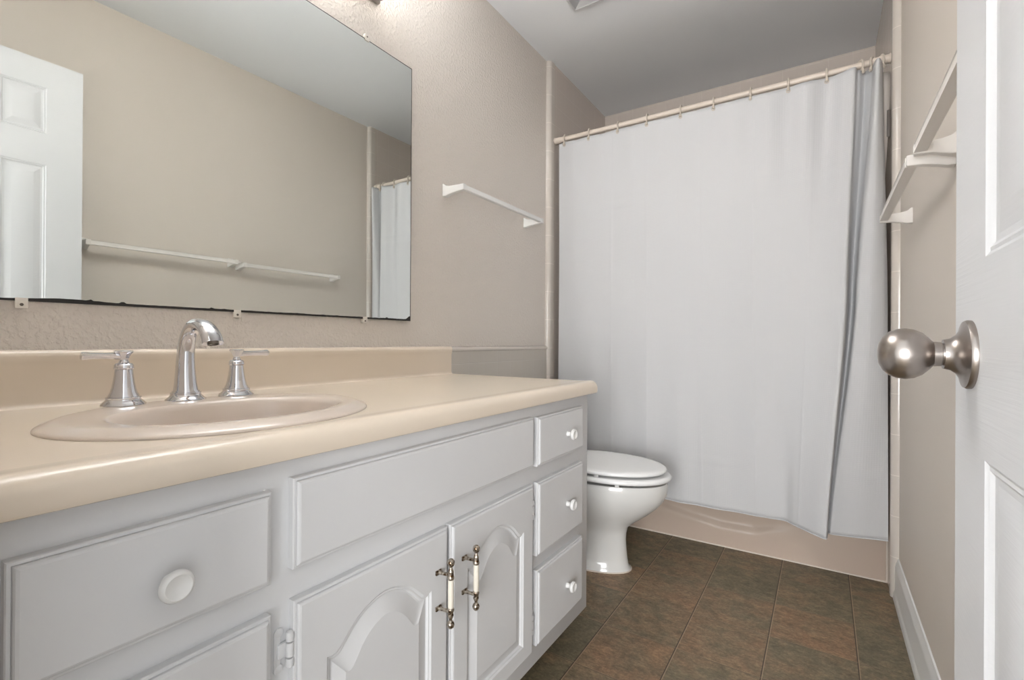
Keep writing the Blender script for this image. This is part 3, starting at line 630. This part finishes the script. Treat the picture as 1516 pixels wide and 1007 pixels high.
for j in range(NV+1):
    v_ = j/NV; row = []
    for i in range(NU):
        if v_ < 0.5: t_ = v_/0.5; t_ = t_*t_*(3-2*t_)*0.5+t_*0.5; x = ct_[i][0]*(1-t_)+cm_[i][0]*t_; y = ct_[i][1]*(1-t_)+cm_[i][1]*t_
        else: t_ = (v_-0.5)/0.5; t_ = t_*t_*(3-2*t_)*0.4+t_*0.6; x = cm_[i][0]*(1-t_)+cb_[i][0]*t_; y = cm_[i][1]*(1-t_)+cb_[i][1]*t_
        sag = 0
        if x < 1.40 and v_ < 0.10:
            nr = min(abs(x-r_) for r_ in RX); sag = 0.008*min(1, (nr/0.07))**1.4*(1-v_/0.10)
        z = ZCT-sag-(ZCT-ZCB)*v_
        if j == NV: pass
        if v_ > 0.97: z += 0.0
        # packing creases
        for xc in (0.287, 0.471, 0.722, 0.946, 1.155): y -= 0.0022*math.exp(-abs(arc[i]-xc-0.02)/0.006)*(0.4+0.6*min(1, v_*2.5))
        for zc in (1.655, 1.076, 0.425): y -= 0.0022*math.exp(-abs(z-zc-0.01*math.sin(arc[i]*7))/0.005)
        y += 0.0070*noise.noise(Vector((arc[i]*6, z*0.9, 0)))+0.0016*noise.noise(Vector((arc[i]*16, z*2.5, 5)))
        row.append(bm.verts.new((x, y, z)))
    grid.append(row)
for j in range(NV):
    for i in range(NU-1):
        f_ = bm.faces.new((grid[j][i], grid[j][i+1], grid[j+1][i+1], grid[j+1][i]))
        for lp, (a, b) in zip(f_.loops, ((i, j), (i+1, j), (i+1, j+1), (i, j+1))): lp[uvl].uv = (arc[a], b/NV*1.83)
hem = [(grid[NV][i].co.copy(), grid[NV][i].co.copy()) for i in range(0, NU, 3)]
sc_o = thing('shower_curtain', 'white waffle-weave shower curtain drawn across the tub', 'shower curtain', (0.77, 2.35, ZCB))
cu = obj('curtain_cloth', bm, cloth_m, sc_o, sharp=180)
sm = cu.modifiers.new('thickness', 'SOLIDIFY'); sm.thickness = 0.0012; sm.offset = 0
obj('hem', tube(bmesh.new(), [a for a, b in hem], 0.0024, 8), cloth_m, sc_o, sharp=180)
for x in RX:
    if x > 1.43: continue
    i = min(range(NU), key=lambda k: abs(ct_[k][0]-x)+0.5*abs(k/NU-x/1.7))
    y = ct_[i][1]
    bm = bmesh.new(); lathe(bm, (x, y-0.0035, ZCT-0.016), (0, 1, 0), [(0.0055, 0), (0.0085, 0.0005), (0.0085, 0.0015), (0.0055, 0.002)], 16, cap=False)
    obj('grommet', bm, ring_m, sc_o)

def make_ring(x):
    # C-shaped hook over the rod, ending in a small ball through the cloth
    t_ = thing('shower_curtain_ring', 'x', 'curtain ring', (x, YR, ZR), 'curtain rings along the shower rod')
    p = []
    for i in range(25):
        a = math.radians(-60+300*i/24)
        p.append((x, YR-0.0185*math.cos(a)*0.95, ZR-0.004+0.0225*math.sin(a) if a < PI else ZR-0.004+0.0225*math.sin(a)*1.25))
    bm = bmesh.new(); tube(bm, p, 0.0043, 10, flat=1.25); obj('hook', bm, ring_m, t_)
    bm = bmesh.new(); tube(bm, [(x, YR-0.0135, ZR-0.020), (x, YR-0.0175, ZR-0.029), (x, YR-0.0195, ZR-0.037), (x, YR-0.0190, ZR-0.041)], [0.0044, 0.0056, 0.0066, 0.003], 10); obj('hook_end', bm, ring_m, t_)
    return t_
r0_ = make_ring(RX[0]); rings = [r0_]
for x in RX[1:]: rings.append(dup(r0_, (x-RX[0], 0, 0)))
words = ['first from the left wall', 'second from the left wall', 'third from the left wall', 'fourth from the left wall', 'fifth from the left wall', 'sixth from the left wall',
         'sixth before the bunched fold at right', 'fifth from the right wall', 'fourth from the right wall', 'third from the right wall', 'second from the right wall', 'nearest the right wall']
words[6] = 'sixth from the right wall'
for r_, t_ in zip(rings, words): r_['label'] = 'almond plastic curtain ring on the shower rod, '+t_
for k, r_ in enumerate(rings[9:]): r_.rotation_euler = (0, 0, (0.5, -0.35, 0.3)[k])

# liner hanging inside the curtain, its edge showing beside the right wall
bm = bmesh.new(); g2 = []
for j in range(41):
    v_ = j/40; row = []
    for i in range(90):
        x = 0.16+(1.4955-0.16)*i/89; xx = x-(0.020*min(1, max(0, v_-0.06)*4))*(i/89)**8
        row.append(bm.verts.new((xx, 2.392+0.007*math.sin(i*0.55)+0.003*math.sin(v_*5+i), 2.028-1.73*v_)))
    g2.append(row)
for j in range(40):
    for i in range(89): bm.faces.new((g2[j][i], g2[j][i+1], g2[j+1][i+1], g2[j+1][i]))
li = obj('shower_liner', bm, liner_m, sharp=180); tag(li, 'thin beige shower liner hanging behind the white curtain', 'shower liner')
li.modifiers.new('thickness', 'SOLIDIFY').thickness = 0.0006

# grey bracket seen in the slit between curtain and right wall
bm = B((W-TT-0.014, 2.385, 1.772), (W-TT-0.0005, 2.403, 1.880), 0.004, 3)
tube(bm, [(W-TT-0.002, 2.394, 1.778), (W-TT-0.020, 2.394, 1.770), (W-TT-0.024, 2.394, 1.776)], [0.004, 0.0045, 0.003], 10)
tag(obj('wall_hook', bm, grey_m), 'slim grey upright hook on the right tile wall beside the curtain top', 'hook')

# ---------------------------------------------------------------- bathtub
tub = thing('bathtub', 'beige enamelled alcove bathtub behind the shower curtain', 'bathtub', (W/2, (YT+YF)/2, 0))
TX0, TX1, TZ = TT+0.002, W-TT-0.002, 0.385
bm = bmesh.new(); NX, NZ = 110, 46; ap = []
sw = [(TX0, 0.26), (0.30, 0.22), (0.50, 0.165), (0.6221, 0.1353), (0.7416, 0.116), (0.8785, 0.0985), (1.015, 0.1013), (1.135, 0.1397), (1.22, 0.19), (1.32, 0.26), (TX1, 0.31)]
def swoosh(x):
    for (xa, za), (xb, zb_) in zip(sw, sw[1:]):
        if x <= xb: t_ = (x-xa)/(xb-xa); t_ = t_*t_*(3-2*t_)*0.25+t_*0.75; return za+(zb_-za)*t_
    return sw[-1][1]
for j in range(NZ+1):
    z = (TZ-0.02)*j/NZ; row = []
    for i in range(NX+1):
        x = TX0+(TX1-TX0)*i/NX; d = (z-swoosh(x))
        k = 1/(1+math.exp(-d/0.0065)); fade = max(0.0, min(1.0, (1.25-x)/0.25))
        up_ = min(1.0, max(0.0, (TZ-0.03-z)/0.06)); y = YT+0.018*k*fade*up_-0.010*(1-up_)
        row.append(bm.verts.new((x, y, z)))
    ap.append(row)
for j in range(NZ):
    for i in range(NX): bm.faces.new((ap[j][i], ap[j][i+1], ap[j+1][i+1], ap[j+1][i]))
# rim and basin
def rr_loop(x0, x1, y0, y1, r_, z, n=8):
    L_ = []
    for cx_, cy_, a0 in ((x1-r_, y0+r_, -PI/2), (x1-r_, y1-r_, 0), (x0+r_, y1-r_, PI/2), (x0+r_, y0+r_, PI)):
        for i in range(n+1): a = a0+PI/2*i/n; L_.append(Vector((cx_+r_*math.cos(a), cy_+r_*math.sin(a), z)))
    return L_
e_ = YT-0.013; f_ = YF-0.002
L_ = [rr_loop(TX0, TX1, e_, f_, 0.003, TZ-0.02), rr_loop(TX0, TX1, e_, f_, 0.004, TZ-0.006), rr_loop(TX0+0.004, TX1-0.004, e_+0.006, f_-0.002, 0.01, TZ), rr_loop(TX0+0.06, TX1-0.07, e_+0.07, f_-0.05, 0.12, TZ), rr_loop(TX0+0.075, TX1-0.085, e_+0.085, f_-0.065, 0.12, TZ-0.012),
      rr_loop(TX0+0.10, TX1-0.14, e_+0.10, f_-0.08, 0.12, TZ-0.18), rr_loop(TX0+0.14, TX1-0.24, e_+0.13, f_-0.11, 0.11, TZ-0.30), rr_loop(TX0+0.22, TX1-0.34, e_+0.19, f_-0.17, 0.08, TZ-0.335)]
loops_mesh(bm, L_, False, True)
obj('tub_body', bm, tub_m, tub, sharp=50)
bm = bmesh.new(); tube(bm, [(TX0, YT-0.002, 0.0015), (TX1, YT-0.002, 0.0015)], 0.0042, 10)
tube(bm, [(TX1, YT-0.001, 0.0), (TX1, YT-0.001, TZ)], 0.0036, 10)
c_ = obj('caulk_bead', bm, caulk_m, tub); c_['label'] = 'pale caulk bead along the floor and wall'

# ---------------------------------------------------------------- toilet
TY = 1.968
toi = thing('toilet', 'white two-piece toilet with closed lid beyond the vanity', 'toilet', (0.42, TY, 0))
def oval(xb, xf, hw, z, cy_=TY, n=64, pw=2.0, back=2.6):
    """egg outline: back at xb, nose at xf, half width hw"""
    xm = xb+(xf-xb)*0.46; L_ = []
    for i in range(n):
        a = 2*PI*i/n; c_, s_ = math.cos(a), math.sin(a)
        if c_ >= 0: x = xm+(xf-xm)*c_; y = hw*math.copysign(abs(s_)**(2/pw), s_)
        else: x = xm-(xm-xb)*abs(c_)**(2/back); y = hw*math.copysign(abs(s_)**(2/back), s_)
        L_.append(Vector((x, cy_+y, z)))
    return L_
bm = bmesh.new()
L_ = [oval(0.17, 0.602, 0.108, 0.0), oval(0.17, 0.603, 0.108, 0.006), oval(0.18, 0.592, 0.100, 0.016), oval(0.20, 0.587, 0.095, 0.05), oval(0.21, 0.583, 0.091, 0.09), oval(0.21, 0.581, 0.089, 0.125), oval(0.20, 0.583, 0.091, 0.152),
      oval(0.19, 0.590, 0.104, 0.18), oval(0.18, 0.625, 0.122, 0.21), oval(0.175, 0.672, 0.144, 0.245), oval(0.17, 0.712, 0.162, 0.28), oval(0.17, 0.738, 0.174, 0.312), oval(0.17, 0.750, 0.179, 0.338), oval(0.17, 0.753, 0.181, 0.360), oval(0.17, 0.753, 0.181, 0.378), oval(0.173, 0.749, 0.178, 0.3865),
      oval(0.26, 0.715, 0.140, 0.3865), oval(0.28, 0.695, 0.122, 0.36), oval(0.32, 0.64, 0.09, 0.25), oval(0.38, 0.54, 0.05, 0.19)]
loops_mesh(bm, L_); obj('bowl', bm, toilet_m, toi, sharp=60)
bm = bmesh.new(); loops_mesh(bm, [oval(0.168, 0.606, 0.111, 0.0002), oval(0.168, 0.6065, 0.1115, 0.003), oval(0.172, 0.603, 0.108, 0.005)], True, True); obj('base_caulk', bm, caulk_m, toi)
SXB = 0.275
bm = bmesh.new()
lv = [(0.006, 0.399), (0.001, 0.402), (0.0, 0.408), (0.002, 0.414), (0.008, 0.4185), (0.016, 0.4195)]
Ls = [oval(SXB+o, 0.767-o, 0.187-o, z) for o, z in lv] + [oval(SXB+0.06, 0.767-0.06, 0.125, 0.4195), oval(SXB+0.065, 0.767-0.065, 0.12, 0.410), oval(SXB+0.06, 0.767-0.06, 0.125, 0.399)]
loops_mesh(bm, Ls+[Ls[0]], False, False); bmesh.ops.remove_doubles(bm, verts=bm.verts, dist=1e-6)
seat = obj('seat', bm, seat_m, toi, sharp=60)
bm = bmesh.new()
lv = [(0.012, 0.4285), (0.003, 0.430), (0.0, 0.434), (0.0, 0.438), (0.003, 0.4425), (0.010, 0.4455), (0.03, 0.4470), (0.09, 0.4478)]
loops_mesh(bm, [oval(SXB-0.01+o, 0.747-o, 0.183-o, z) for o, z in lv]); lid = obj('lid', bm, seat_m, toi, sharp=60)
for zz, par, xs in ((0.4190, lid, (0.52, 0.19)), (0.3865, seat, (0.60, 0.172))):
    h_ = 0.0100 if par is lid else 0.0130
    for sy_ in (-1, 1): obj('bumper', B((xs[0]-0.008, TY+sy_*(xs[1]-0.018)-0.005, zz), (xs[0]+0.008, TY+sy_*(xs[1]-0.018)+0.005, zz+h_), 0.002), knobw_m, par)
for sy_ in (-1, 1):
    bm = bmesh.new(); tube(bm, [(0.268, TY+sy_*0.055, 0.426), (0.268, TY+sy_*0.095, 0.426)], 0.011, 16); box(bm, (0.255, TY+sy_*0.075-0.014, 0.387), (0.281, TY+sy_*0.075+0.014, 0.425), 0.003); obj('seat_hinge', bm, seat_m, toi)
bm = bmesh.new(); loops_mesh(bm, [rr_loop(0.055, 0.215, TY-0.20, TY+0.20, 0.03, 0.372), rr_loop(0.045, 0.228, TY-0.215, TY+0.215, 0.03, 0.42), rr_loop(0.035, 0.235, TY-0.22, TY+0.22, 0.03, 0.685)]); tank = obj('tank', bm, toilet_m, toi, sharp=50)
bm = bmesh.new(); loops_mesh(bm, [rr_loop(0.032, 0.240, TY-0.227, TY+0.227, 0.03, 0.6855), rr_loop(0.027, 0.245, TY-0.232, TY+0.232, 0.032, 0.690), rr_loop(0.027, 0.245, TY-0.232, TY+0.232, 0.032, 0.708), rr_loop(0.034, 0.238, TY-0.225, TY+0.225, 0.03, 0.715)]); obj('tank_lid', bm, toilet_m, toi, sharp=50)
bm = bmesh.new(); lathe(bm, (0.235, TY-0.15, 0.63), (1, 0, 0), [(0, 0), (0.012, 0), (0.012, 0.006), (0.006, 0.01), (0, 0.012)], 18); tube(bm, [(0.246, TY-0.15, 0.63), (0.252, TY-0.11, 0.626), (0.252, TY-0.08, 0.622)], [0.006, 0.005, 0.006], 12); obj('flush_lever', bm, chrome_m, toi)
for sy_ in (-1, 1):
    bm = bmesh.new(); lathe(bm, (0.36, TY+sy_*0.094, 0.012), (0, sy_*0.6, 0.8), [(0, 0), (0.013, 0), (0.012, 0.010), (0.006, 0.015), (0, 0.016)], 18)
    obj('bolt_cap', bm, seat_m, toi)
